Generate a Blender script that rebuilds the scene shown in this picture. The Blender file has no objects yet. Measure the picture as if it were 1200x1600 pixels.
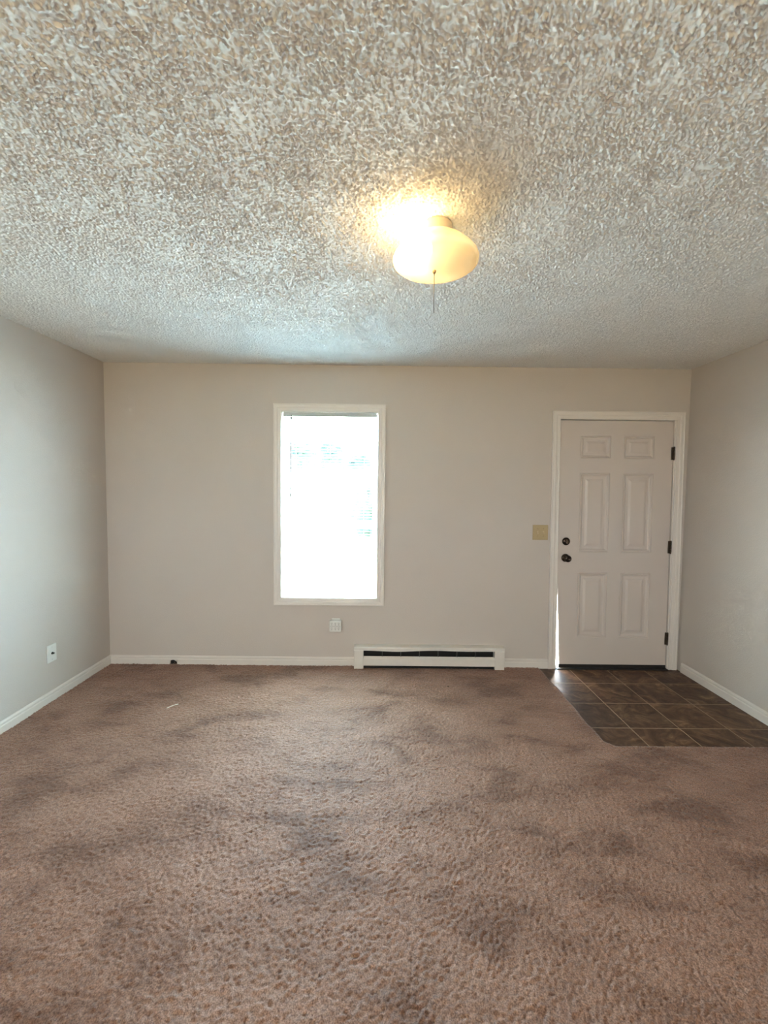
import bpy, bmesh, math, random
import numpy as np
from mathutils import Vector, Matrix

random.seed(7)
S = bpy.context.scene
COL = S.collection

# ------------------------------------------------------------------ camera
FPX = 660.94
PITCH, ROLL, YAW = 0.05312, -0.011266, 0.00471
EYE = Vector((0.0, 0.0, 1.456))


def cam_ray(r, up):
    c, s = math.cos(ROLL), math.sin(ROLL)
    r, up = c * r + s * up, -s * r + c * up
    c, s = math.cos(PITCH), math.sin(PITCH)
    y, z = c + s * up, -s + c * up
    c, s = math.cos(YAW), math.sin(YAW)
    return Vector((c * r + s * y, -s * r + c * y, z))


F0 = cam_ray(0, 0)
RIGHT = (cam_ray(1, 0) - F0).normalized()
UP = (cam_ray(0, 1) - F0).normalized()
cam_d = bpy.data.cameras.new('camera')
cam_d.sensor_fit = 'HORIZONTAL'
cam_d.sensor_width = 36.0
cam_d.lens = FPX / 1200.0 * 36.0
cam_d.clip_start = 0.02
cam = bpy.data.objects.new('camera', cam_d)
COL.objects.link(cam)
BK = -F0.normalized()
cam.matrix_world = Matrix(((RIGHT.x, UP.x, BK.x, EYE.x), (RIGHT.y, UP.y, BK.y, EYE.y), (RIGHT.z, UP.z, BK.z, EYE.z), (0, 0, 0, 1)))
S.camera = cam

# ------------------------------------------------------------------ sky, sun, exposure
SKY = 10.0
world = bpy.data.worlds.new('sky')
S.world = world
world.use_nodes = True
bg = world.node_tree.nodes['Background']
bg.inputs['Color'].default_value = (0.51, 0.775, 1.0, 1)
bg.inputs['Strength'].default_value = SKY

sun_d = bpy.data.lights.new('sun', 'SUN')
sun_d.energy = 135.0
sun_d.angle = math.radians(0.6)
sun_d.color = (1.0, 0.98, 0.95)
sun = bpy.data.objects.new('sun', sun_d)
COL.objects.link(sun)
SUN_DIR = Vector((-0.42, -0.26, -0.87))
sun.rotation_euler = SUN_DIR.to_track_quat('-Z', 'Y').to_euler()
sun.location = (6, 9, 12)

S.view_settings.view_transform = 'Standard'
S.view_settings.look = 'None'
S.view_settings.exposure = 2.7
S.view_settings.gamma = 1.0
S.view_settings.use_curve_mapping = False
S.cycles.max_bounces = 6
S.cycles.diffuse_bounces = 4
S.cycles.transparent_max_bounces = 24
S.cycles.use_denoising = True
S.cycles.use_guiding = True
S.cycles.use_surface_guiding = True
S.cycles.use_volume_guiding = False
S.cycles.guiding_training_samples = 24
S.cycles.use_adaptive_sampling = True
S.cycles.adaptive_threshold = 0.07
S.cycles.sample_clamp_indirect = 12.0

# ------------------------------------------------------------------ room dimensions
XL, XR = -2.2174, 2.4520
YF, YR = 3.4126, -3.20          # wall with the door and window / wall behind the camera
H = 2.44
TH = 0.14

# portals: the daylight openings (window, unseen rear window)
def portal(x, y, z, w, h, rx):
    d = bpy.data.lights.new('daylight_portal', 'AREA')
    d.shape = 'RECTANGLE'
    d.size, d.size_y = w, h
    d.cycles.is_portal = True
    o = bpy.data.objects.new('daylight_portal', d)
    COL.objects.link(o)
    o.location = (x, y, z)
    o.rotation_euler = (rx, 0, 0)


REAR_WIN = (-1.95, 0.85, 0.75, 2.06)
portal(-0.425, YF + TH + 0.02, 1.32, 0.78, 1.5, -math.pi / 2)
portal((REAR_WIN[0] + REAR_WIN[1]) / 2, YR - TH - 0.02, 1.4, REAR_WIN[1] - REAR_WIN[0], 1.31, math.pi / 2)


# ------------------------------------------------------------------ materials
class NT:
    def __init__(self, name):
        self.m = bpy.data.materials.new(name)
        self.m.use_nodes = True
        self.t = self.m.node_tree
        self.b = self.t.nodes['Principled BSDF']
        self.out = self.t.nodes['Material Output']
        self.co = None

    def n(self, kind, **kw):
        nd = self.t.nodes.new(kind)
        for k, v in kw.items():
            if k in nd.inputs:
                nd.inputs[k].default_value = v
            else:
                setattr(nd, k, v)
        return nd

    def l(self, a, b):
        self.t.links.new(a, b)

    def coord(self):
        if self.co is None:
            self.co = self.n('ShaderNodeNewGeometry').outputs['Position']
        return self.co

    def noise(self, scale, detail=2.0, rough=0.5, vec=None, dist=0.0):
        nd = self.n('ShaderNodeTexNoise')
        nd.inputs['Scale'].default_value = scale
        nd.inputs['Detail'].default_value = detail
        nd.inputs['Roughness'].default_value = rough
        nd.inputs['Distortion'].default_value = dist
        self.l(vec or self.coord(), nd.inputs['Vector'])
        return nd.outputs['Fac']

    def ramp(self, fac, stops):
        nd = self.n('ShaderNodeValToRGB')
        els = nd.color_ramp.elements
        while len(els) < len(stops):
            els.new(0.5)
        for e, (p, c) in zip(els, stops):
            e.position = p
            e.color = c if len(c) == 4 else (*c, 1)
        self.l(fac, nd.inputs['Fac'])
        return nd.outputs['Color']

    def mix(self, fac, a, b, mode='MIX'):
        nd = self.n('ShaderNodeMix', data_type='RGBA', blend_type=mode)
        for sock, v in ((nd.inputs[0], fac), (nd.inputs[6], a), (nd.inputs[7], b)):
            if isinstance(v, (int, float)):
                sock.default_value = v
            elif isinstance(v, tuple):
                sock.default_value = (*v[:3], 1)
            else:
                self.l(v, sock)
        return nd.outputs[2]

    def math(self, op, a, b=None):
        nd = self.n('ShaderNodeMath', operation=op)
        for i, v in enumerate((a, b)):
            if v is None:
                continue
            if isinstance(v, (int, float)):
                nd.inputs[i].default_value = v
            else:
                self.l(v, nd.inputs[i])
        return nd.outputs[0]

    def bump(self, h, dist, strength=1.0):
        nd = self.n('ShaderNodeBump')
        nd.inputs['Strength'].default_value = strength
        nd.inputs['Distance'].default_value = dist
        self.l(h, nd.inputs['Height'])
        self.l(nd.outputs['Normal'], self.b.inputs['Normal'])


def setp(nt, color=None, rough=0.5, metal=0.0, spec=0.5):
    if color is not None:
        nt.b.inputs['Base Color'].default_value = (*color, 1)
    nt.b.inputs['Roughness'].default_value = rough
    nt.b.inputs['Metallic'].default_value = metal
    nt.b.inputs['Specular IOR Level'].default_value = spec


def simple(name, color, rough=0.5, metal=0.0, spec=0.5, vary=0.06, vscale=9.0, bump=None):
    nt = NT(name)
    setp(nt, color, rough, metal, spec)
    if vary:
        dark = tuple(c * (1 - vary) for c in color)
        lite = tuple(min(1, c * (1 + vary)) for c in color)
        nt.l(nt.mix(nt.noise(vscale, 3), dark, lite), nt.b.inputs['Base Color'])
    if bump:
        nt.bump(nt.noise(bump[0], 2), bump[1])
    return nt.m


M = {}
M['wall'] = simple('wall_paint', (0.60, 0.545, 0.50), 0.62, spec=0.35, vary=0.025, vscale=3.0, bump=(160, 0.0012))
M['trim'] = simple('trim_paint', (0.76, 0.71, 0.66), 0.38, vary=0.03, vscale=14, bump=(60, 0.0003))
M['door'] = simple('door_paint', (0.63, 0.56, 0.515), 0.42, vary=0.03, vscale=5, bump=(120, 0.0002))
M['vinyl'] = simple('white_vinyl', (0.78, 0.80, 0.80), 0.4, vary=0.02)
M['heater'] = simple('heater_enamel', (0.74, 0.70, 0.65), 0.36, vary=0.06, vscale=20)
M['black'] = simple('cavity_shade', (0.012, 0.011, 0.010), 0.8, vary=0.2)  # near-black colour stands in for shade deep inside recesses
M['fin'] = simple('heater_divider', (0.10, 0.095, 0.09), 0.5, 0.4, vary=0.1)
M['bronze'] = simple('aged_bronze', (0.055, 0.042, 0.034), 0.26, 0.85, vary=0.15, vscale=60)
M['hinge'] = simple('hinge_metal', (0.10, 0.075, 0.055), 0.38, 0.8, vary=0.25, vscale=80)
M['rubber'] = simple('black_rubber', (0.018, 0.014, 0.012), 0.6, vary=0.1)
M['almond'] = simple('almond_plastic', (0.47, 0.36, 0.20), 0.35, vary=0.03)
M['almond_toggle'] = simple('almond_toggle', (0.58, 0.47, 0.28), 0.3, vary=0.02)
M['plate'] = simple('white_plastic', (0.76, 0.76, 0.73), 0.35, vary=0.02)
M['slot'] = simple('socket_slot', (0.10, 0.09, 0.085), 0.7, vary=0.05)
M['brass'] = simple('coax_metal', (0.03, 0.032, 0.028), 0.35, 0.6, vary=0.1)
M['screw'] = simple('screw_head', (0.55, 0.54, 0.50), 0.3, 0.6, vary=0.05)
M['cord'] = simple('pull_cord', (0.16, 0.13, 0.10), 0.5, 0.3, vary=0.1)
M['finial'] = simple('finial_brass', (0.36, 0.27, 0.15), 0.35, 0.5, vary=0.1)
M['fitter'] = simple('fixture_enamel', (0.72, 0.60, 0.44), 0.4, vary=0.03)
M['paper'] = simple('paper', (0.86, 0.82, 0.72), 0.7, vary=0.05)
M['wood'] = simple('rough_wood', (0.10, 0.06, 0.035), 0.8, vary=0.4, vscale=70)
M['grout'] = simple('grout', (0.36, 0.27, 0.19), 0.85, vary=0.15, vscale=60)
M['sub'] = simple('subfloor', (0.16, 0.13, 0.10), 0.9, vary=0.1)
M['siding'] = simple('siding', (0.62, 0.64, 0.64), 0.6, vary=0.05)
M['ground'] = simple('lawn', (0.085, 0.10, 0.06), 0.9, vary=0.2, vscale=1.5, bump=(40, 0.004))
M['leaf'] = simple('leaves', (0.014, 0.026, 0.018), 0.7, vary=0.45, vscale=3.0, bump=(6, 0.1))
M['bark'] = simple('bark', (0.12, 0.09, 0.065), 0.9, vary=0.3, vscale=12)

# popcorn ceiling (its lumps are geometry)
M['ceiling'] = simple('popcorn_ceiling', (0.87, 0.865, 0.84), 0.9, spec=0.15, vary=0.03, vscale=5.0)

# carpet (its pile is geometry; the material gives yarn flecks and patches with brushed-pile shading put into the colour)
nt = NT('carpet_pile')
setp(nt, rough=0.7, spec=0.3)
nt.b.inputs['Sheen Weight'].default_value = 0.4
nt.b.inputs['Sheen Roughness'].default_value = 0.35
fine = nt.noise(230, 1, 0.6)
mp = nt.n('ShaderNodeMapping')
mp.inputs['Rotation'].default_value = (0, 0, 0.75)
mp.inputs['Scale'].default_value = (1.0, 1.9, 1.0)
nt.l(nt.coord(), mp.inputs['Vector'])
patch = nt.noise(2.6, 4, 0.60, vec=mp.outputs[0], dist=0.35)
c_f = nt.ramp(fine, [(0.30, (0.165, 0.083, 0.054)), (0.70, (0.44, 0.250, 0.175))])
c_p = nt.ramp(patch, [(0.36, (0.58, 0.52, 0.48)), (0.47, (0.84, 0.81, 0.79)), (0.60, (1.0, 1.0, 1.0))])
nt.l(nt.mix(1.0, c_f, c_p, 'MULTIPLY'), nt.b.inputs['Base Color'])
M['carpet'] = nt.m

# slate-look floor tiles (cloudy brown; per tile offset)
nt = NT('brown_slate_tile')
setp(nt, rough=0.42, spec=0.28)
oi = nt.n('ShaderNodeObjectInfo')
sh = nt.n('ShaderNodeVectorMath', operation='SCALE')
sh.inputs['Scale'].default_value = 17.0
cmb = nt.n('ShaderNodeCombineXYZ')
nt.l(oi.outputs['Random'], cmb.inputs[0])
nt.l(oi.outputs['Random'], cmb.inputs[1])
nt.l(cmb.outputs[0], sh.inputs[0])
ad = nt.n('ShaderNodeVectorMath', operation='ADD')
nt.l(nt.coord(), ad.inputs[0])
nt.l(sh.outputs[0], ad.inputs[1])
cl = nt.noise(7.0, 6, 0.65, vec=ad.outputs[0], dist=1.6)
c1 = nt.ramp(cl, [(0.30, (0.040, 0.019, 0.011)), (0.46, (0.092, 0.046, 0.026)), (0.58, (0.155, 0.084, 0.047)), (0.72, (0.31, 0.20, 0.12))])
tint = nt.ramp(oi.outputs['Random'], [(0.0, (0.75, 0.75, 0.75)), (1.0, (1.15, 1.1, 1.05))])
nt.l(nt.mix(1.0, c1, tint, 'MULTIPLY'), nt.b.inputs['Base Color'])
nt.bump(cl, 0.004)
M['tile'] = nt.m

# window glass: mostly clear, a little reflection; rear tint added to warm and dim its light
for gname, gtint in (('glass', (0.93, 0.97, 0.97, 1)), ('warm_fill_glass', (0.595, 0.49, 0.425, 1))):
    nt = NT('window_' + gname)
    tr = nt.n('ShaderNodeBsdfTransparent')
    tr.inputs['Color'].default_value = gtint
    gl = nt.n('ShaderNodeBsdfGlossy')
    gl.inputs['Roughness'].default_value = 0.02
    mx = nt.n('ShaderNodeMixShader')
    mx.inputs[0].default_value = 0.018
    nt.l(tr.outputs[0], mx.inputs[1])
    nt.l(gl.outputs[0], mx.inputs[2])
    nt.l(mx.outputs[0], nt.out.inputs['Surface'])
    M[gname] = nt.m

# blind slats: painted, blue put in to cool their bounced light, slightly translucent
nt = NT('blind_slat')
setp(nt, (0.66, 0.78, 0.86), 0.45)
tl = nt.n('ShaderNodeBsdfTranslucent')
tl.inputs['Color'].default_value = (0.62, 0.76, 0.80, 1)
mx = nt.n('ShaderNodeMixShader')
mx.inputs[0].default_value = 0.08
nt.l(nt.b.outputs[0], mx.inputs[1])
nt.l(tl.outputs[0], mx.inputs[2])
nt.l(mx.outputs[0], nt.out.inputs['Surface'])
M['slat'] = nt.m
M['rail'] = simple('blind_rail', (0.50, 0.51, 0.53), 0.45, vary=0.02)

# opal lamp glass: translucent with some clear transmission
nt = NT('opal_glass')
setp(nt, (0.90, 0.84, 0.70), 0.25)
tl = nt.n('ShaderNodeBsdfTranslucent')
tl.inputs['Color'].default_value = (0.62, 0.52, 0.36, 1)
tp = nt.n('ShaderNodeBsdfTransparent')
tp.inputs['Color'].default_value = (1.0, 0.93, 0.78, 1)
m1 = nt.n('ShaderNodeMixShader')
m1.inputs[0].default_value = 0.62
nt.l(nt.b.outputs[0], m1.inputs[1])
nt.l(tl.outputs[0], m1.inputs[2])
m2 = nt.n('ShaderNodeMixShader')
m2.inputs[0].default_value = 0.45
nt.l(m1.outputs[0], m2.inputs[1])
nt.l(tp.outputs[0], m2.inputs[2])
nt.l(m2.outputs[0], nt.out.inputs['Surface'])
M['opal'] = nt.m

nt = NT('lit_bulb')
em = nt.n('ShaderNodeEmission')
em.inputs['Color'].default_value = (1.0, 0.80, 0.48, 1)
em.inputs['Strength'].default_value = 2.0
nt.l(em.outputs[0], nt.out.inputs['Surface'])
M['bulb'] = nt.m


# ------------------------------------------------------------------ mesh helpers
class MB:
    """Collects shapes; build() links them as one mesh object."""

    def __init__(self):
        self.v, self.f, self.smooth = [], [], []

    def add(self, vs, fs, smooth=False):
        o = len(self.v)
        self.v += [tuple(p) for p in vs]
        self.f += [tuple(i + o for i in f) for f in fs]
        self.smooth += [smooth] * len(fs)
        return self

    def box(self, x0, x1, y0, y1, z0, z1, bev=0.0):
        x0, x1 = min(x0, x1), max(x0, x1)
        y0, y1 = min(y0, y1), max(y0, y1)
        z0, z1 = min(z0, z1), max(z0, z1)
        if bev <= 0:
            vs = [(x, y, z) for z in (z0, z1) for y in (y0, y1) for x in (x0, x1)]
            fs = [(0, 2, 3, 1), (4, 5, 7, 6), (0, 1, 5, 4), (2, 6, 7, 3), (0, 4, 6, 2), (1, 3, 7, 5)]
            return self.add(vs, fs)
        bm = bmesh.new()
        bmesh.ops.create_cube(bm, size=1.0)
        for p in bm.verts:
            p.co = Vector(((x0 + x1) / 2 + p.co.x * (x1 - x0), (y0 + y1) / 2 + p.co.y * (y1 - y0), (z0 + z1) / 2 + p.co.z * (z1 - z0)))
        bmesh.ops.bevel(bm, geom=list(bm.edges), offset=bev, segments=2, affect='EDGES', profile=0.6)
        bm.verts.index_update()
        self.add([p.co[:] for p in bm.verts], [[q.index for q in f.verts] for f in bm.faces])
        bm.free()
        return self

    def lathe(self, prof, c, n=40, axis='Z', smooth=True):
        cx, cy, cz = c
        vs, fs = [], []
        for r, t in prof:
            for k in range(n):
                a = 2 * math.pi * k / n
                ca, sa = r * math.cos(a), r * math.sin(a)
                if axis == 'Z':
                    vs.append((cx + ca, cy + sa, cz + t))
                elif axis == 'Y':
                    vs.append((cx + ca, cy + t, cz + sa))
                else:
                    vs.append((cx + t, cy + ca, cz + sa))
        for i in range(len(prof) - 1):
            for k in range(n):
                k2 = (k + 1) % n
                fs.append((i * n + k, i * n + k2, (i + 1) * n + k2, (i + 1) * n + k))
        return self.add(vs, fs, smooth)

    def tube(self, pts, r, n=8):
        vs, fs = [], []
        for i, p in enumerate(pts):
            p = Vector(p)
            a = Vector(pts[max(i - 1, 0)])
            b = Vector(pts[min(i + 1, len(pts) - 1)])
            d = (b - a).normalized()
            u = d.orthogonal().normalized()
            if i and abs(d.z) > 0.9:
                u = Vector((1, 0, 0)) - d * d.x
                u.normalize()
            elif abs(d.z) > 0.9:
                u = Vector((1, 0, 0)) - d * d.x
                u.normalize()
            w = d.cross(u)
            rr = r[i] if isinstance(r, (list, tuple)) else r
            for k in range(n):
                t = 2 * math.pi * k / n
                vs.append(p + u * rr * math.cos(t) + w * rr * math.sin(t))
        m = len(pts)
        for i in range(m - 1):
            for k in range(n):
                k2 = (k + 1) % n
                fs.append((i * n + k, i * n + k2, (i + 1) * n + k2, (i + 1) * n + k))
        fs.append(tuple(range(n - 1, -1, -1)))
        fs.append(tuple((m - 1) * n + k for k in range(n)))
        return self.add(vs, fs, True)

    def build(self, name, mat, parent=None, warp=None, fix=True):
        me = bpy.data.meshes.new(name)
        v = [warp(p) for p in self.v] if warp else self.v
        me.from_pydata(v, [], self.f)
        me.polygons.foreach_set('use_smooth', self.smooth)
        me.validate()
        if fix:
            bm = bmesh.new()
            bm.from_mesh(me)
            bmesh.ops.remove_doubles(bm, verts=bm.verts, dist=1e-6)
            bmesh.ops.recalc_face_normals(bm, faces=bm.faces)
            bm.to_mesh(me)
            bm.free()
        me.materials.append(M[mat])
        o = bpy.data.objects.new(name, me)
        COL.objects.link(o)
        if parent is not None:
            o.parent = parent
            o.matrix_parent_inverse = parent.matrix_basis.inverted()
        return o


def tag(o, label=None, cat=None, group=None, kind=None):
    if label:
        o['label'] = label
    if cat:
        o['category'] = cat
    if group:
        o['group'] = group
    if kind:
        o['kind'] = kind
    return o


def empty(name, loc):
    o = bpy.data.objects.new(name, None)
    o.empty_display_size = 0.05
    COL.objects.link(o)
    o.location = loc
    return o


def panel_wall(name, mat, axis, p0, p1, a0, a1, z0, z1, holes, label):
    """A wall slab between planes p0 and p1 with rectangular holes (a0, a1, z0, z1)."""
    As = sorted({a0, a1, *[v for hh_ in holes for v in hh_[:2]]})
    Zs = sorted({z0, z1, *[v for hh_ in holes for v in hh_[2:]]})
    solid = {}
    for i in range(len(As) - 1):
        for j in range(len(Zs) - 1):
            ca, cz = (As[i] + As[i + 1]) / 2, (Zs[j] + Zs[j + 1]) / 2
            solid[i, j] = not any(q[0] < ca < q[1] and q[2] < cz < q[3] for q in holes)
    mb = MB()

    def P(p, a, z):
        return (a, p, z) if axis == 'y' else (p, a, z)
    for (i, j), s_ in solid.items():
        if not s_:
            continue
        A, B, C, D = As[i], As[i + 1], Zs[j], Zs[j + 1]
        for p in (p0, p1):
            mb.add([P(p, A, C), P(p, B, C), P(p, B, D), P(p, A, D)], [(0, 1, 2, 3)])
        if not solid.get((i - 1, j)):
            mb.add([P(p0, A, C), P(p1, A, C), P(p1, A, D), P(p0, A, D)], [(0, 1, 2, 3)])
        if not solid.get((i + 1, j)):
            mb.add([P(p0, B, C), P(p1, B, C), P(p1, B, D), P(p0, B, D)], [(0, 1, 2, 3)])
        if not solid.get((i, j - 1)):
            mb.add([P(p0, A, C), P(p1, A, C), P(p1, B, C), P(p0, B, C)], [(0, 1, 2, 3)])
        if not solid.get((i, j + 1)):
            mb.add([P(p0, A, D), P(p1, A, D), P(p1, B, D), P(p0, B, D)], [(0, 1, 2, 3)])
    o = mb.build(name, mat)
    return tag(o, label, 'wall', kind='structure')


# ------------------------------------------------------------------ shell
WIN = (-0.812, -0.037, 0.569, 2.070)      # clear opening inside the casing
DOOR = (1.435, 2.345, 0.0, 2.030)
HOLE = (-1.727, -1.662, 0.0, 0.046)
DJ = 0.035                                # door jamb thickness

wall_back = panel_wall('wall_back', 'wall', 'y', YF, YF + TH, XL - TH, XR + TH, -0.05, H + 0.05,
                       [(WIN[0] - 0.012, WIN[1] + 0.012, WIN[2] - 0.012, WIN[3] + 0.012), (DOOR[0] - 0.03, DOOR[1] + 0.03, -0.05, DOOR[3] + 0.02), HOLE],
                       'greige painted wall with the window, the heater and the front door')
wall_left = panel_wall('wall_left', 'wall', 'x', XL, XL - TH, YR - TH, YF, -0.05, H + 0.05, [], 'bare grey painted side wall with a white cable jack')
wall_right = panel_wall('wall_right', 'wall', 'x', XR, XR + TH, YR - TH, YF, -0.05, H + 0.05, [], 'bare grey painted side wall beside the front door')
wall_rear = panel_wall('wall_rear', 'wall', 'y', YR, YR - TH, XL, XR, -0.05, H + 0.05, [REAR_WIN], 'painted wall behind the viewpoint with an unseen wide window tinted to warm the light')



def band_noise(shape, s1, s2, rng):
    """Band limited gaussian noise, unit variance (scales in cells)."""
    n0, n1 = shape
    w = np.fft.rfft2(rng.standard_normal(shape))
    fy = np.fft.fftfreq(n0)[:, None]
    fx = np.fft.rfftfreq(n1)[None, :]
    f2 = fx * fx + fy * fy
    w *= np.exp(-2 * (math.pi * s1) ** 2 * f2) - np.exp(-2 * (math.pi * s2) ** 2 * f2)
    g_ = np.fft.irfft2(w, s=shape)
    return g_ / g_.std()


def sheet(name, mat, xs, ys, Z, drop=None):
    """Height field mesh; drop(cx, cy) masks out cells."""
    nx, ny = len(xs), len(ys)
    X, Y = np.meshgrid(xs, ys)
    co = np.stack([X, Y, Z], -1).reshape(-1, 3).astype(np.float32)
    idx = np.arange(nx * ny).reshape(ny, nx)
    q = np.stack([idx[:-1, :-1], idx[:-1, 1:], idx[1:, 1:], idx[1:, :-1]], -1).reshape(-1, 4)
    if drop is not None:
        cx = (X[:-1, :-1] + X[1:, 1:]).ravel() / 2
        cy = (Y[:-1, :-1] + Y[1:, 1:]).ravel() / 2
        q = q[~drop(cx, cy)]
        used = np.unique(q)
        remap = np.zeros(len(co), np.int64)
        remap[used] = np.arange(len(used))
        co, q = co[used], remap[q]
    me = bpy.data.meshes.new(name)
    me.vertices.add(len(co))
    me.vertices.foreach_set('co', co.ravel())
    me.loops.add(q.size)
    me.loops.foreach_set('vertex_index', q.ravel().astype(np.int32))
    me.polygons.add(len(q))
    me.polygons.foreach_set('loop_start', np.arange(0, q.size, 4, dtype=np.int32))
    me.update(calc_edges=True)
    me.polygons.foreach_set('use_smooth', np.ones(len(q), bool))
    me.materials.append(M[mat])
    o = bpy.data.objects.new(name, me)
    COL.objects.link(o)
    return o


RNG = np.random.default_rng(11)
CY0 = 0.45
cxs = np.arange(XL, XR + 0.002, 0.0038)
cys = np.arange(CY0, YF + 0.002, 0.0038)
g1 = band_noise((len(cys), len(cxs)), 0.52, 1.0, RNG)
g2 = band_noise((len(cys), len(cxs)), 1.5, 4.0, RNG)
g3 = band_noise((len(cys), len(cxs)), 12, 40, RNG)
hgt_ = 0.0034 * np.clip(g1 + 0.35 * g2 + 0.15 + 0.2 * g3, 0, 2.1)
ceil = sheet('ceiling', 'ceiling', cxs, cys, H - hgt_)
slab_c = MB().box(XL - TH, XR + TH, YR - TH, YF + TH, H + 0.003, H + 0.12).build('ceiling_board', 'ceiling', ceil)
tag(ceil, 'white popcorn textured ceiling', 'ceiling', kind='structure')

floor = MB().box(XL - TH, XR + TH, YR - TH, YF + TH, -0.20, -0.016).build('floor', 'sub')
tag(floor, 'floor of the room with dark brown slate tiles at the door', 'floor', kind='structure')

# tiled entry
TX = [1.290, 1.551, 1.8555, 2.1575, XR]
TY = [2.330, 2.536, 2.840, 3.1435, YF + 0.10]
MB().box(1.285, XR, 2.325, YF + 0.10, -0.018, -0.0010).build('grout_bed', 'grout', floor)
for j in range(4):
    for i in range(4):
        g = 0.0030
        x0, x1, y0, y1 = TX[i] + g, TX[i + 1] - g, TY[j] + g, TY[j + 1] - g
        y1 = min(y1, YF + 0.095)
        MB().box(x0, x1, y0, y1, -0.012, random.uniform(-0.0006, 0.0), 0.0012).build('tile', 'tile', floor)


# carpet: a pile height field where it can be seen, plain behind the viewpoint
FX, FY, FCH = 1.312, 2.348, 0.045
PY0 = 0.75
pxs = np.arange(XL, XR + 0.002, 0.0055)
pys = np.arange(PY0, YF + 0.002, 0.0055)
PX_, PY_ = np.meshgrid(pxs, pys)
k1 = band_noise(PX_.shape, 0.5, 1.6, RNG)
k2 = band_noise(PX_.shape, 2.0, 6.0, RNG)
k3 = band_noise(PX_.shape, 18, 50, RNG)
pile = 0.0075 + 0.0016 * k1 + 0.0006 * k2 + 0.0008 * k3
wave = 0.004 * np.sin(PY_ * 9.0) + 0.003 * np.sin(PY_ * 23.0 + 1.0)
dedge = np.maximum(FX + wave - PX_, FY - PY_)
dedge = np.maximum(dedge, (FX + FY + FCH - PX_ - PY_) * 0.7071)
pile = np.where(dedge < 0.014, pile * np.sqrt(np.clip(dedge / 0.014, 0, 1)) - 0.002, pile)
carpet = sheet('carpet', 'carpet', pxs, pys, pile, lambda x, y: (np.maximum(np.maximum(FX + 0.003 - x, FY - y), (FX + FY + FCH - x - y) * 0.7071) < -0.006))
tag(carpet, 'mottled taupe brown cut pile carpet covering the room', 'carpet', kind='stuff')
MB().box(XL, XR, YR, PY0, -0.016, 0.0075).build('carpet_rear', 'carpet', carpet)

# ------------------------------------------------------------------ baseboards
BP = [(0, -0.016), (0.0125, -0.016), (0.0125, 0.046), (0.0115, 0.050), (0.0085, 0.053), (0.0085, 0.058), (0.0105, 0.062), (0.0100, 0.069), (0.0065, 0.075), (0.002, 0.0775), (0, 0.0775)]


def molding(mb, pts_a, pts_b):
    n = len(pts_a)
    vs = list(pts_a) + list(pts_b)
    fs = [(k, (k + 1) % n, n + (k + 1) % n, n + k) for k in range(n)]
    fs += [tuple(range(n)), tuple(range(2 * n - 1, n - 1, -1))]
    return mb.add(vs, fs)


def bb_y(mb, xa, xb, prof=BP, ea=0.0, eb=0.0):
    return molding(mb, [(xa + ea * d, YF - d, z) for d, z in prof], [(xb - eb * d, YF - d, z) for d, z in prof])


def bb_x(mb, x, sgn, ya, yb, eb=0.0):
    return molding(mb, [(x + sgn * d, ya, z) for d, z in BP], [(x + sgn * d, yb - eb * d, z) for d, z in BP])


# wall with window: the left run is broken open above the carpet
mb = MB()
hx0, hx1 = HOLE[0], HOLE[1]
bb_y(mb, XL, hx0, ea=1.0)
top = [(0, 0.044), (0.0125, 0.044)] + BP[2:]
bb_y(mb, hx0, hx1, top)
for (xa, za, xb, zb, xc, zc) in ((hx0, 0.046, hx0 + 0.010, 0.046, hx0, 0.004), (hx1, 0.046, hx1 - 0.030, 0.046, hx1, 0.026), (hx0 + 0.008, 0.046, hx0 + 0.022, 0.046, hx0 + 0.013, 0.038), (hx1 - 0.006, 0.046, hx1, 0.046, hx1, -0.002)):
    tri = [(xa, za), (xb, zb), (xc, zc)]
    mb.add([(x, YF - 0.0125, z) for x, z in tri] + [(x, YF - 0.003, z) for x, z in tri], [(0, 1, 2), (3, 5, 4), (0, 3, 4, 1), (1, 4, 5, 2), (2, 5, 3, 0)])
bb_y(mb, hx1, -0.216)
o = mb.build('baseboard_back', 'trim')
tag(o, 'white baseboard under the window with a broken hole near the left corner', 'baseboard', kind='structure')
cav = MB().box(hx0 - 0.01, hx1 + 0.01, YF + 0.012, YF + TH - 0.01, -0.015, 0.06).build('cavity_shade_block', 'black', wall_back)  # solid black block; the hole's shade is put into its colour
MB().tube([(hx0 + 0.05, YF + 0.002, 0.006), (hx0 + 0.040, YF - 0.006, 0.018), (hx0 + 0.030, YF + 0.006, 0.024)], [0.006, 0.005, 0.003], 6).build('splinter', 'wood', o)
o = bb_y(MB(), 1.006, 1.391).build('baseboard_back_right', 'trim')
tag(o, 'short white baseboard between the heater and the door', 'baseboard', kind='structure')
o = bb_x(MB(), XL, 1, YR, YF, eb=1.0).build('baseboard_left', 'trim')
tag(o, 'white baseboard along the wall with the cable jack', 'baseboard', kind='structure')
mb = bb_x(MB(), XR, -1, YR, YF - 0.055)
o = mb.build('baseboard_right', 'trim')
tag(o, 'white baseboard along the tiled entry, ending at the door frame', 'baseboard', kind='structure')

# ------------------------------------------------------------------ casings
# profile across the casing: (distance from the inner edge, projection from the wall)
CP = [(0.0, 0.0), (0.0, 0.011), (0.006, 0.013), (0.010, 0.0115), (0.026, 0.0125), (0.030, 0.0165), (0.036, 0.0175), (0.050, 0.0175), (0.055, 0.0205), (0.060, 0.0185), (0.060, 0.0)]


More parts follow.
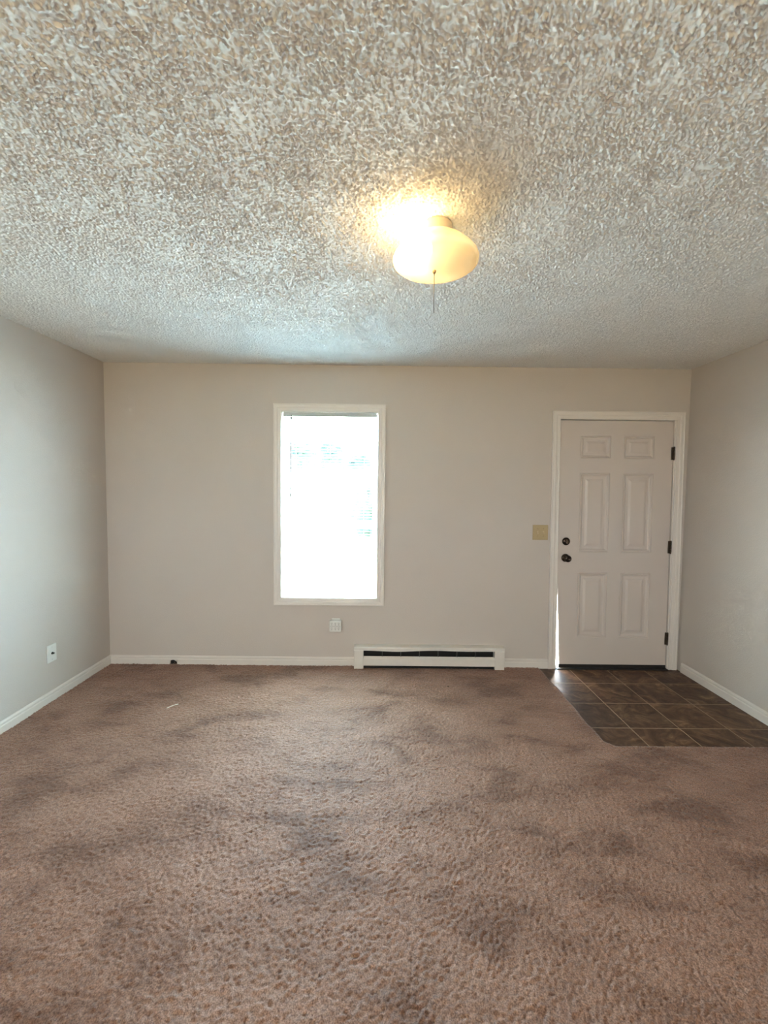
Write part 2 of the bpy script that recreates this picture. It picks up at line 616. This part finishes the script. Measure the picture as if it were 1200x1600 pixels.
def casing_piece(corner_a, corner_b, out_a, out_b, name, parent, warp=None, scale=1.0):
    """Between two inner corners; out_* are the outward mitre directions."""
    a = [(corner_a[0] + out_a[0] * d * scale, YF - p, corner_a[1] + out_a[1] * d * scale) for d, p in CP]
    b = [(corner_b[0] + out_b[0] * d * scale, YF - p, corner_b[1] + out_b[1] * d * scale) for d, p in CP]
    return molding(MB(), a, b).build(name, 'trim', parent, warp)


# ------------------------------------------------------------------ window
win = empty('window_1', ((WIN[0] + WIN[1]) / 2, YF, WIN[2]))
tag(win, 'tall white framed double hung window glowing with daylight', 'window', kind='structure')
x0, x1, z0, z1 = WIN
casing_piece((x0, z0), (x0, z1), (-1, -1), (-1, 1), 'casing', win)
casing_piece((x1, z1), (x1, z0), (1, 1), (1, -1), 'casing', win)
casing_piece((x0, z1), (x1, z1), (-1, 1), (1, 1), 'casing', win)
casing_piece((x1, z0), (x0, z0), (1, -1), (-1, -1), 'casing', win)
jb = 0.014
JW = TH + 0.02
for (a, b, c_, d) in ((x0 - jb, x0 + 0.002, z0 - jb, z1 + jb), (x1 - 0.002, x1 + jb, z0 - jb, z1 + jb), (x0, x1, z1 - 0.002, z1 + jb), (x0, x1, z0 - jb, z0 + 0.002)):
    MB().box(a, b, YF + 0.0005, YF + JW, c_, d).build('jamb', 'trim', win)


def sash(name, xa, xb, za, zb, y, cols, rows):
    fw, ft = 0.038, 0.028
    o = MB()
    o.box(xa, xa + fw, y, y + ft, za, zb, 0.002)
    o.box(xb - fw, xb, y, y + ft, za, zb, 0.002)
    o.box(xa + fw, xb - fw, y, y + ft, za, za + fw, 0.002)
    o.box(xa + fw, xb - fw, y, y + ft, zb - fw, zb, 0.002)
    s_ = o.build(name, 'vinyl', win)
    gx0, gx1, gz0, gz1 = xa + fw, xb - fw, za + fw, zb - fw
    mw = 0.018
    for i in range(1, cols):
        cx = gx0 + (gx1 - gx0) * i / cols
        MB().box(cx - mw / 2, cx + mw / 2, y + 0.004, y + ft - 0.004, gz0, gz1, 0.002).build('muntin', 'vinyl', s_)
    for j in range(1, rows):
        cz = gz0 + (gz1 - gz0) * j / rows
        MB().box(gx0, gx1, y + 0.006, y + ft - 0.006, cz - mw / 2, cz + mw / 2, 0.002).build('muntin', 'vinyl', s_)
    for i in range(cols):
        for j in range(rows):
            a, b = gx0 + (gx1 - gx0) * i / cols, gx0 + (gx1 - gx0) * (i + 1) / cols
            c_, d = gz0 + (gz1 - gz0) * j / rows, gz0 + (gz1 - gz0) * (j + 1) / rows
            MB().box(a, b, y + 0.012, y + 0.015, c_, d).build('pane', 'glass', s_)
    return s_


ZM = 1.155
lower = sash('lower_sash', x0 + 0.004, x1 - 0.004, z0 + 0.004, ZM + 0.03, YF + 0.072, 3, 2)
upper = sash('upper_sash', x0 + 0.004, x1 - 0.004, ZM - 0.022, z1 - 0.004, YF + 0.108, 3, 2)
MB().box(-0.455, -0.395, YF + 0.060, YF + 0.085, ZM + 0.030, ZM + 0.042, 0.003).build('sash_lock', 'slot', lower)

# ------------------------------------------------------------------ blind
blind = empty('window_blind', (-0.4245, YF + 0.03, WIN[3] - 0.004))
tag(blind, 'white horizontal mini blind lowered inside the window frame', 'window blind')
bx0, bx1 = -0.800, -0.049
by = YF + 0.034
MB().box(bx0, bx1, by - 0.018, by + 0.018, 2.036, 2.064, 0.002).build('headrail', 'rail', blind)
NS, ZT, ZB = 62, 2.026, 0.628
proto = MB()
W, TILT = 0.0255, math.radians(13)
for (xa, xb) in ((bx0, bx1),):
    pr = []
    for k in range(5):
        t = (k / 4 - 0.5)
        crown = 0.0022 * (1 - (2 * t) ** 2)
        yy, zz = t * W, crown
        pr.append((yy * math.cos(TILT) - zz * math.sin(TILT), yy * math.sin(TILT) + zz * math.cos(TILT)))
    for k in range(4):
        proto.add([(xa, pr[k][0], pr[k][1]), (xb, pr[k][0], pr[k][1]), (xb, pr[k + 1][0], pr[k + 1][1]), (xa, pr[k + 1][0], pr[k + 1][1])], [(0, 1, 2, 3)], True)
    for k in range(4):
        q = [(pr[k][0], pr[k][1] - 0.0004), (pr[k + 1][0], pr[k + 1][1] - 0.0004)]
        proto.add([(xa, q[0][0], q[0][1]), (xb, q[0][0], q[0][1]), (xb, q[1][0], q[1][1]), (xa, q[1][0], q[1][1])], [(3, 2, 1, 0)], True)
slat0 = proto.build('slat', 'slat', blind, fix=False)
for k in range(NS):
    s_ = slat0 if k == 0 else slat0.copy()
    if k:
        COL.objects.link(s_)
    t = k / (NS - 1)
    s_.matrix_parent_inverse = Matrix.Identity(4)
    s_.location = Vector((random.uniform(-0.0008, 0.0008), by, ZT + (ZB - ZT) * t)) - blind.location
    s_.rotation_euler = (random.uniform(-0.05, 0.05), 0.0085 * max(0, t - 0.75) * 4 + random.uniform(-0.0006, 0.0006), 0)
br = MB().box(bx0, bx1, by - 0.017, by + 0.011, -0.010, 0.010, 0.002).build('bottom_rail', 'rail', blind)
br.matrix_parent_inverse = Matrix.Identity(4)
br.location = Vector((0, by, 0.600)) - blind.location
br.rotation_euler = (0, 0.012, 0)
for cx in (bx0 + 0.10, (bx0 + bx1) / 2, bx1 - 0.10):
    for dy in (-0.0135, 0.0135):
        MB().tube([(cx, by + dy, 2.04), (cx, by + dy, 0.605)], 0.0007, 5).build('ladder_cord', 'rail', blind)
w_ = MB().tube([(-0.733, by - 0.026, 2.030), (-0.736, by - 0.030, 1.75), (-0.741, by - 0.030, 1.385)], [0.0050, 0.0050, 0.0056], 6).build('tilt_wand', 'slot', blind)
MB().tube([(-0.733, by - 0.018, 2.045), (-0.733, by - 0.026, 2.030)], 0.002, 6).build('wand_hook', 'slot', blind)

# ------------------------------------------------------------------ front door
SHEAR = -0.0115


def wp(p):
    return (p[0] + SHEAR * (p[2] - 1.0) + 0.002, p[1], p[2])


door = empty('door_1', (1.89, YF, 0))
tag(door, 'white six panel front door with dark hardware, light leaking beside it', 'door', kind='structure')
dx0, dx1, dz1 = 1.435, 2.345, 2.030
CD = 0.065 / 0.06
casing_piece((dx0 - 0.006, -0.012), (dx0 - 0.006, dz1 + 0.004), (-1, 0), (-1, 1), 'casing', door, wp, CD)
casing_piece((dx1 + 0.012, dz1 + 0.004), (dx1 + 0.012, -0.012), (1, 1), (1, 0), 'casing', door, wp, CD)
casing_piece((dx0 - 0.006, dz1 + 0.004), (dx1 + 0.012, dz1 + 0.004), (-1, 1), (1, 1), 'casing', door, wp, CD)
MB().box(dx0 - 0.028, dx0 - 0.003, YF + 0.0005, YF + TH, -0.012, dz1 + 0.018).build('jamb', 'trim', door, wp)
MB().box(dx1 + 0.003, dx1 + 0.028, YF - 0.004, YF + TH, -0.012, dz1 + 0.018).build('jamb', 'trim', door, wp)
MB().box(dx0 - 0.003, dx1 + 0.003, YF + 0.0005, YF + TH, dz1 + 0.003, dz1 + 0.018).build('jamb', 'trim', door, wp)
# stops behind the slab (the lower latch side has lost its strip)
MB().box(dx0 - 0.003, dx0 + 0.010, YF + 0.052, YF + 0.066, 0.80, dz1 + 0.003).build('door_stop', 'trim', door, wp)
MB().box(dx1 - 0.010, dx1 + 0.003, YF + 0.052, YF + 0.066, 0.0, dz1 + 0.003).build('door_stop', 'trim', door, wp)
MB().box(dx0 + 0.010, dx1 - 0.010, YF + 0.052, YF + 0.066, dz1 - 0.010, dz1 + 0.003).build('door_stop', 'trim', door, wp)
MB().box(dx0 - 0.003, dx1 + 0.003, YF - 0.030, YF + TH, -0.012, 0.008, 0.003).build('threshold', 'rubber', door, wp)

SY0, SY1 = YF + 0.006, YF + 0.050
PANX = ((1.600, 1.843), (1.949, 2.194))
PANZ = ((1.726, 1.905), (0.966, 1.607), (0.256, 0.797))
SZ0 = 0.030


def slab_left(z):
    return dx0 + (0.026 * (1 - (z - SZ0) / 0.72) if z < SZ0 + 0.72 else 0.0)


def build_slab():
    mb = MB()
    Xs = [dx0, 1.600, 1.843, 1.949, 2.194, dx1 - 0.002]
    Zs = sorted([SZ0, 0.10, 0.18, 0.256, 0.42, 0.60, SZ0 + 0.72, 0.797, 0.966, 1.607, 1.726, 1.905, dz1 - 0.003])
    for i in range(len(Xs) - 1):
        for j in range(len(Zs) - 1):
            cx, cz = (Xs[i] + Xs[i + 1]) / 2, (Zs[j] + Zs[j + 1]) / 2
            hole = any(a < cx < b for a, b in PANX) and any(a < cz < b for a, b in PANZ)

            def X(k, z):
                return slab_left(z) if k == 0 else Xs[k]
            for y in (SY0, SY1):
                if hole and y == SY0:
                    continue
                mb.add([(X(i, Zs[j]), y, Zs[j]), (X(i + 1, Zs[j]), y, Zs[j]), (X(i + 1, Zs[j + 1]), y, Zs[j + 1]), (X(i, Zs[j + 1]), y, Zs[j + 1])], [(0, 1, 2, 3)])
    for j in range(len(Zs) - 1):
        for k in (0, 1):
            a = slab_left(Zs[j]) if k == 0 else Xs[-1]
            b = slab_left(Zs[j + 1]) if k == 0 else Xs[-1]
            mb.add([(a, SY0, Zs[j]), (a, SY1, Zs[j]), (b, SY1, Zs[j + 1]), (b, SY0, Zs[j + 1])], [(0, 1, 2, 3)])
    for z in (Zs[0], Zs[-1]):
        a = slab_left(z)
        mb.add([(a, SY0, z), (Xs[-1], SY0, z), (Xs[-1], SY1, z), (a, SY1, z)], [(0, 1, 2, 3)])
    slab = mb.build('slab', 'door', door, wp)
    # stepped moulding and raised field of each panel: (inset, depth behind the face)
    ring = [(0.0, 0.0), (0.004, 0.0055), (0.010, 0.0065), (0.014, -0.0005), (0.019, 0.0008), (0.024, 0.0060), (0.030, 0.0088), (0.048, 0.0078), (0.066, 0.0015), (0.070, 0.0012)]
    for (a, b) in PANX:
        for (c, d) in PANZ:
            pm = MB()
            mo = 0.86 if d - c < 0.25 else 1.0
            vs = []
            for ins, dep in ring:
                i_ = ins * mo
                vs += [(a + i_, SY0 + dep, c + i_), (b - i_, SY0 + dep, c + i_), (b - i_, SY0 + dep, d - i_), (a + i_, SY0 + dep, d - i_)]
            fs = []
            for L in range(len(ring) - 1):
                for k in range(4):
                    k2 = (k + 1) % 4
                    fs.append((L * 4 + k, L * 4 + k2, L * 4 + 4 + k2, L * 4 + 4 + k))
            q = (len(ring) - 1) * 4
            fs.append((q, q + 1, q + 2, q + 3))
            pm.add(vs, fs)
            pm.build('panel', 'door', slab, wp, fix=False)
    MB().box(slab_left(SZ0) - 0.002, dx1 - 0.003, SY0 - 0.004, SY1 - 0.004, 0.009, SZ0 + 0.002).build('door_sweep', 'rubber', slab, wp)
    return slab


build_slab()

# knob, deadbolt
kx, kz = 1.497, 0.917
k = MB().lathe([(0.0, -0.001), (0.032, -0.001), (0.033, -0.006), (0.028, -0.010), (0.013, -0.014), (0.012, -0.030), (0.017, -0.036), (0.026, -0.044), (0.0285, -0.053), (0.026, -0.062), (0.018, -0.067), (0.012, -0.068), (0.010, -0.066), (0.0, -0.066)], (kx, SY0, kz), 32, 'Y')
knob = k.build('door_knob', 'bronze', door)
MB().box(kx - 0.004, kx + 0.004, SY0 - 0.072, SY0 - 0.065, kz - 0.002, kz + 0.002, 0.0008).build('lock_button', 'hinge', knob)
kx2, kz2 = 1.498, 1.052
db = MB().lathe([(0.0, -0.001), (0.031, -0.001), (0.032, -0.008), (0.028, -0.014), (0.020, -0.017), (0.0, -0.018)], (kx2, SY0, kz2), 32, 'Y').build('deadbolt', 'bronze', door)
MB().box(kx2 - 0.004, kx2 + 0.006, SY0 - 0.030, SY0 - 0.016, kz2 - 0.016, kz2 + 0.014, 0.002).build('thumb_turn', 'hinge', db)
MB().box(dx0 - 0.0028, dx0 - 0.0012, SY0 + 0.004, SY1 - 0.004, kz2 - 0.03, kz2 + 0.03).build('strike_plate', 'hinge', door, wp)
MB().box(dx0 - 0.0028, dx0 - 0.0012, SY0 + 0.004, SY1 - 0.004, kz - 0.03, kz + 0.03).build('strike_plate', 'screw', door, wp)
for hz in (1.770, 1.013, 0.256):
    hx = 2.3465 + SHEAR * (hz - 1.0)
    m = MB()
    for q in range(5):
        za = hz - 0.050 + q * 0.0202
        m.lathe([(0.0, za), (0.0065, za), (0.0065, za + 0.0190), (0.0, za + 0.0190)], (hx, YF - 0.008, 0), 12)
    m.lathe([(0.0, hz - 0.055), (0.004, hz - 0.053), (0.0035, hz + 0.054), (0.0, hz + 0.056)], (hx, YF - 0.008, 0), 10)
    hg = m.build('hinge', 'hinge', door)
    MB().box(hx - 0.014, hx - 0.001, YF - 0.003, YF + 0.0058, hz - 0.050, hz + 0.050).build('leaf', 'hinge', hg)

# ------------------------------------------------------------------ baseboard heater
ht = empty('baseboard_heater', (0.394, YF - 0.03, 0.0))
tag(ht, 'long white electric baseboard heater with dark slot on the floor', 'heater')
hx0, hx1 = -0.214, 1.004
HD = 0.066
MB().box(hx0, hx1, YF - 0.006, YF - 0.0005, 0.010, 0.186).build('back_plate', 'black', ht)
MB().box(hx0 + 0.075, hx1 - 0.078, YF - 0.050, YF - 0.006, 0.0085, 0.020).build('bottom_pan', 'black', ht)
# dented top plate
n = 24
vs, fs = [], []
for i in range(n + 1):
    t = i / n
    x = hx0 + (hx1 - hx0) * t
    dz = -0.006 * math.exp(-((t - 0.30) / 0.10) ** 2) + 0.003 * math.exp(-((t - 0.55) / 0.1) ** 2) - 0.002 * math.exp(-((t - 0.75) / 0.1) ** 2)
    lip = 0.020 + 0.003 * math.exp(-((t - 0.22) / 0.12) ** 2)
    vs += [(x, YF - 0.0005, 0.188), (x, YF - HD + 0.010, 0.184 + dz * 0.4), (x, YF - HD, 0.178 + dz), (x, YF - HD, 0.178 + dz - lip), (x, YF - HD + 0.003, 0.178 + dz - lip), (x, YF - HD + 0.004, 0.174 + dz), (x, YF - 0.0005, 0.184)]
for i in range(n):
    for q in range(7):
        q2 = (q + 1) % 7
        fs.append((i * 7 + q, i * 7 + q2, (i + 1) * 7 + q2, (i + 1) * 7 + q))
fs += [tuple(range(7)), tuple(n * 7 + q for q in range(7))]
MB().add(vs, fs).build('top_plate', 'heater', ht)
MB().box(hx0 + 0.001, hx0 + 0.077, YF - HD - 0.004, YF - 0.006, 0.008, 0.158, 0.003).build('end_cap', 'heater', ht)
MB().box(hx1 - 0.080, hx1 - 0.001, YF - HD - 0.004, YF - 0.006, 0.008, 0.158, 0.003).build('end_cap', 'heater', ht)
fp = [(-HD, 0.034), (-HD, 0.088), (-HD + 0.008, 0.097), (-HD + 0.016, 0.106), (-HD + 0.018, 0.106), (-HD + 0.011, 0.096), (-HD + 0.004, 0.087), (-HD + 0.004, 0.034)]
molding(MB(), [(hx0 + 0.076, YF + a, b) for a, b in fp], [(hx1 - 0.079, YF + a, b) for a, b in fp]).build('front_panel', 'heater', ht)
for q in range(6):
    cx = hx0 + 0.077 + (hx1 - hx0 - 0.157) * (q + 1) / 7
    MB().box(cx - 0.002, cx + 0.002, YF - HD + 0.014, YF - 0.006, 0.060, 0.172).build('divider', 'fin', ht)
MB().tube([(hx0 + 0.08, YF - 0.030, 0.075), (hx1 - 0.08, YF - 0.030, 0.075)], 0.012, 8).build('heating_element', 'black', ht)

# ------------------------------------------------------------------ light switch
sw = empty('light_switch', (1.2845, YF, 1.06))
tag(sw, 'almond double toggle light switch plate beside the door', 'light switch')
MB().box(1.2225, 1.3465, YF - 0.007, YF - 0.0003, 1.061, 1.184, 0.003).build('wall_plate', 'almond', sw)
for cx in (1.2625, 1.3085):
    tg = MB().box(cx - 0.0055, cx + 0.0055, YF - 0.0085, YF - 0.0065, 1.110, 1.135, 0.0006).build('toggle_frame', 'almond_toggle', sw)
    tv = MB().box(cx - 0.0040, cx + 0.0040, YF - 0.0175, YF - 0.0075, 1.111, 1.121, 0.0012)
    tv.build('toggle', 'almond_toggle', sw)
    for cz in (1.0925, 1.1525):
        MB().lathe([(0.0, -0.0083), (0.0030, -0.0080), (0.0032, -0.0066)], (cx, YF, cz), 10, 'Y').build('screw', 'finial', sw)

# ------------------------------------------------------------------ six-way outlet adapter
tp_ = empty('outlet_adapter', (-0.3675, YF, 0.30))
tag(tp_, 'white six socket plug adapter on the wall under the window', 'outlet adapter')
MB().box(-0.400, -0.335, YF - 0.006, YF - 0.0003, 0.290, 0.400, 0.002).build('wall_plate', 'plate', tp_)
body = MB().box(-0.416, -0.320, YF - 0.042, YF - 0.006, 0.300, 0.389, 0.005).build('adapter_body', 'plate', tp_)
for ci in range(3):
    cx = -0.396 + ci * 0.028
    for cz in (0.366, 0.326):
        MB().box(cx - 0.0052, cx - 0.0032, YF - 0.0427, YF - 0.040, cz, cz + 0.010).build('blade_slot', 'slot', body)
        MB().box(cx + 0.0032, cx + 0.0052, YF - 0.0427, YF - 0.040, cz + 0.001, cz + 0.009).build('blade_slot', 'slot', body)
        MB().lathe([(0.0, -0.0427), (0.003, -0.0427), (0.003, -0.040)], (cx, YF, cz - 0.008), 10, 'Y').build('ground_hole', 'slot', body)
MB().box(-0.410, -0.326, YF - 0.0424, YF - 0.040, 0.3445, 0.3460).build('seam', 'slot', body)

# ------------------------------------------------------------------ cable jack on the side wall
cj = empty('cable_jack', (XL, 2.803, 0.27))
tag(cj, 'white wall plate with a dark cable jack on the side wall', 'cable jack')
MB().box(XL + 0.0003, XL + 0.007, 2.764, 2.842, 0.273, 0.390, 0.0025).build('wall_plate', 'plate', cj)
c1 = MB().lathe([(0.0, 0.006), (0.0085, 0.006), (0.0085, 0.010), (0.0055, 0.0105), (0.0055, 0.021), (0.0, 0.021)], (XL, 2.803, 0.331), 12, 'X').build('coax_connector', 'brass', cj)
MB().tube([(XL + 0.021, 2.803, 0.331), (XL + 0.025, 2.803, 0.331)], 0.0015, 6).build('center_pin', 'screw', c1)
for cz in (0.289, 0.373):
    MB().lathe([(0.0, 0.0082), (0.003, 0.0078), (0.0032, 0.0065)], (XL, 2.803, cz), 10, 'X').build('screw', 'screw', cj)

# ------------------------------------------------------------------ ceiling light
LX, LY = 0.190, 1.630
lamp = empty('ceiling_light', (LX, LY, H))
tag(lamp, 'lit saucer shaped opal glass ceiling light with a pull cord', 'ceiling light')
MB().lathe([(0.0, -0.001), (0.060, -0.001), (0.061, -0.010), (0.057, -0.014), (0.056, -0.036), (0.052, -0.040), (0.0, -0.040)], (LX, LY, H), 40).build('fitter', 'fitter', lamp)
MB().lathe([(0.050, -0.0345), (0.060, -0.040), (0.085, -0.052), (0.115, -0.072), (0.140, -0.095), (0.155, -0.112), (0.160, -0.124), (0.158, -0.134), (0.148, -0.142), (0.125, -0.149), (0.090, -0.156), (0.050, -0.161), (0.020, -0.162), (0.005, -0.162)], (LX, LY, H), 64).build('glass_shade', 'opal', lamp, fix=True)
fin = MB().lathe([(0.0, -0.158), (0.004, -0.160), (0.007, -0.165), (0.0065, -0.170), (0.003, -0.176), (0.0, -0.177)], (LX - 0.004, LY, H), 16).build('finial', 'finial', lamp)
MB().tube([(LX - 0.004, LY, H - 0.175), (LX - 0.0045, LY, H - 0.25), (LX - 0.003, LY, H - 0.318)], 0.0013, 6).build('pull_cord', 'cord', fin)
BX, BY, BZ = LX - 0.045, LY - 0.03, H - 0.100
bl = MB().lathe([(0.0, 0.052), (0.011, 0.050), (0.013, 0.034), (0.020, 0.022), (0.027, 0.008), (0.029, -0.006), (0.025, -0.019), (0.014, -0.028), (0.0, -0.030)], (BX, BY, BZ), 24).build('bulb', 'bulb', lamp)
pl = bpy.data.lights.new('bulb_light', 'POINT')
pl.energy = 2.1
pl.color = (1.0, 0.74, 0.42)
pl.shadow_soft_size = 0.03
po = bpy.data.objects.new('bulb_light', pl)
COL.objects.link(po)
po.parent = lamp
po.location = Vector((BX - 0.020, BY, BZ - 0.0)) - lamp.location

# ------------------------------------------------------------------ bits on the carpet
a, b = Vector((-1.397, 2.706, 0.012)), Vector((-1.349, 2.763, 0.012))
d = (b - a).normalized() * 1.0
nrm = Vector((-d.y, d.x, 0)) * 0.004
o = MB()
for i in range(4):
    pass
pts = [a, a.lerp(b, 0.35) + Vector((0, 0, 0.003)), a.lerp(b, 0.7) + Vector((0, 0, 0.002)), b]
vs = []
for p in pts:
    vs += [p - nrm, p + nrm, p + nrm + Vector((0, 0, 0.0015)), p - nrm + Vector((0, 0, 0.0015))]
fs = [(0, 3, 2, 1), (12, 13, 14, 15)]
for i in range(3):
    for q in range(4):
        fs.append((i * 4 + q, i * 4 + (q + 1) % 4, (i + 1) * 4 + (q + 1) % 4, (i + 1) * 4 + q))
o.add([v - Vector((0, 0, 0.0045)) for v in vs], fs)
tag(o.build('paper_strip', 'paper'), 'thin white scrap strip lying on the carpet', 'scrap')


def crumb(name, x, y, r, label):
    bm = bmesh.new()
    bmesh.ops.create_icosphere(bm, subdivisions=1, radius=r)
    for v in bm.verts:
        v.co *= random.uniform(0.7, 1.2)
        v.co.z *= 0.6
        v.co += Vector((x, y, 0.008 + r * 0.4))
    bm.verts.index_update()
    m = MB().add([v.co[:] for v in bm.verts], [[q.index for q in f.verts] for f in bm.faces])
    bm.free()
    tag(m.build(name, 'wood'), label, 'debris')


crumb('carpet_crumb', 0.501, 3.043, 0.008, 'tiny dark crumb on the carpet in front of the heater')

# ------------------------------------------------------------------ unseen rear window, sized and tinted to light the room
rw = empty('window_2', ((REAR_WIN[0] + REAR_WIN[1]) / 2, YR, REAR_WIN[2]))
tag(rw, 'unseen wide window behind the viewpoint, bronze tint added to warm its light', 'window', kind='structure')
a0, a1, c0, c1_ = REAR_WIN
f = MB()
f.box(a0, a0 + 0.05, YR - 0.09, YR - 0.05, c0, c1_).box(a1 - 0.05, a1, YR - 0.09, YR - 0.05, c0, c1_).box(a0 + 0.05, a1 - 0.05, YR - 0.09, YR - 0.05, c0, c0 + 0.05).box(a0 + 0.05, a1 - 0.05, YR - 0.09, YR - 0.05, c1_ - 0.05, c1_)
fr_ = f.build('window_frame', 'vinyl', rw)
MB().box(a0 + 0.05, a1 - 0.05, YR - 0.072, YR - 0.068, c0 + 0.05, c1_ - 0.05).build('pane', 'warm_fill_glass', fr_)

# ------------------------------------------------------------------ outside
g = MB().box(-30, 30, -25, 40, -0.60, -0.25).build('ground', 'ground')
tag(g, 'pale sunlit ground outside', 'ground', kind='structure')


eave = MB().box(XL - 0.6, XR + 0.6, YF + TH, YF + TH + 0.15, H + 0.03, H + 0.20, 0.01).build('shading_eave', 'siding')  # unseen eave, added to keep sun off the upper blind
tag(eave, 'unseen narrow eave added above the window to shade the blind', 'roof', kind='structure')


def blobs(parent, name, boxes):
    mb_ = MB()
    for (cx, cy, cz, rx, rz) in boxes:
        bm = bmesh.new()
        bmesh.ops.create_icosphere(bm, subdivisions=3, radius=1.0)
        for v in bm.verts:
            k_ = random.uniform(0.80, 1.16)
            v.co = Vector((cx + v.co.x * rx * k_, cy + v.co.y * rx * k_, cz + v.co.z * rz * k_))
        bm.verts.index_update()
        mb_.add([v.co[:] for v in bm.verts], [[w.index for w in f.verts] for f in bm.faces])
        bm.free()
    return mb_.build(name, 'leaf', parent, fix=False)


def tree(x, y, zbot, ztop, rad, label):
    root = empty('tree', (x, y, -0.25))
    tag(root, label, 'tree', 'trees outside the window')
    MB().tube([(x, y, -0.3), (x + 0.03, y, zbot * 0.6), (x, y + 0.05, (zbot + ztop) / 2)], [0.14, 0.11, 0.06], 8).build('trunk', 'bark', root)
    zc, hh_ = (zbot + ztop) / 2, (ztop - zbot) / 2
    bx = [(x + random.uniform(-.5, .5) * rad, y + random.uniform(-.5, .5) * rad, zc + random.uniform(-.45, .45) * hh_, rad * random.uniform(.45, .6), hh_ * random.uniform(.45, .6)) for _ in range(16)]
    blobs(root, 'foliage', bx)


tree(-4.84, 25.0, 2.45, 4.50, 1.30, 'leafy tree dimly seen through the blind, farthest left')
tree(-3.90, 30.0, 2.65, 5.00, 1.45, 'leafy tree dimly seen through the blind, between the other trees')
tree(-2.20, 35.5, 2.70, 4.60, 1.75, 'low crowned tree dimly seen through the blind, farthest right')
sh_ = empty('shrub', (-0.30, 12.0, -0.25))
tag(sh_, 'tall dense shrub dimly seen through the right side of the blind', 'shrub')
blobs(sh_, 'foliage', [(-0.30 + random.uniform(-.3, .45), 12 + random.uniform(-.3, .3), random.uniform(0.35, 1.6), random.uniform(.34, .46), random.uniform(.45, .6)) for _ in range(10)])
MB().tube([(-0.30, 12, -0.3), (-0.28, 12, 0.5)], [0.06, 0.04], 8).build('stem', 'bark', sh_)
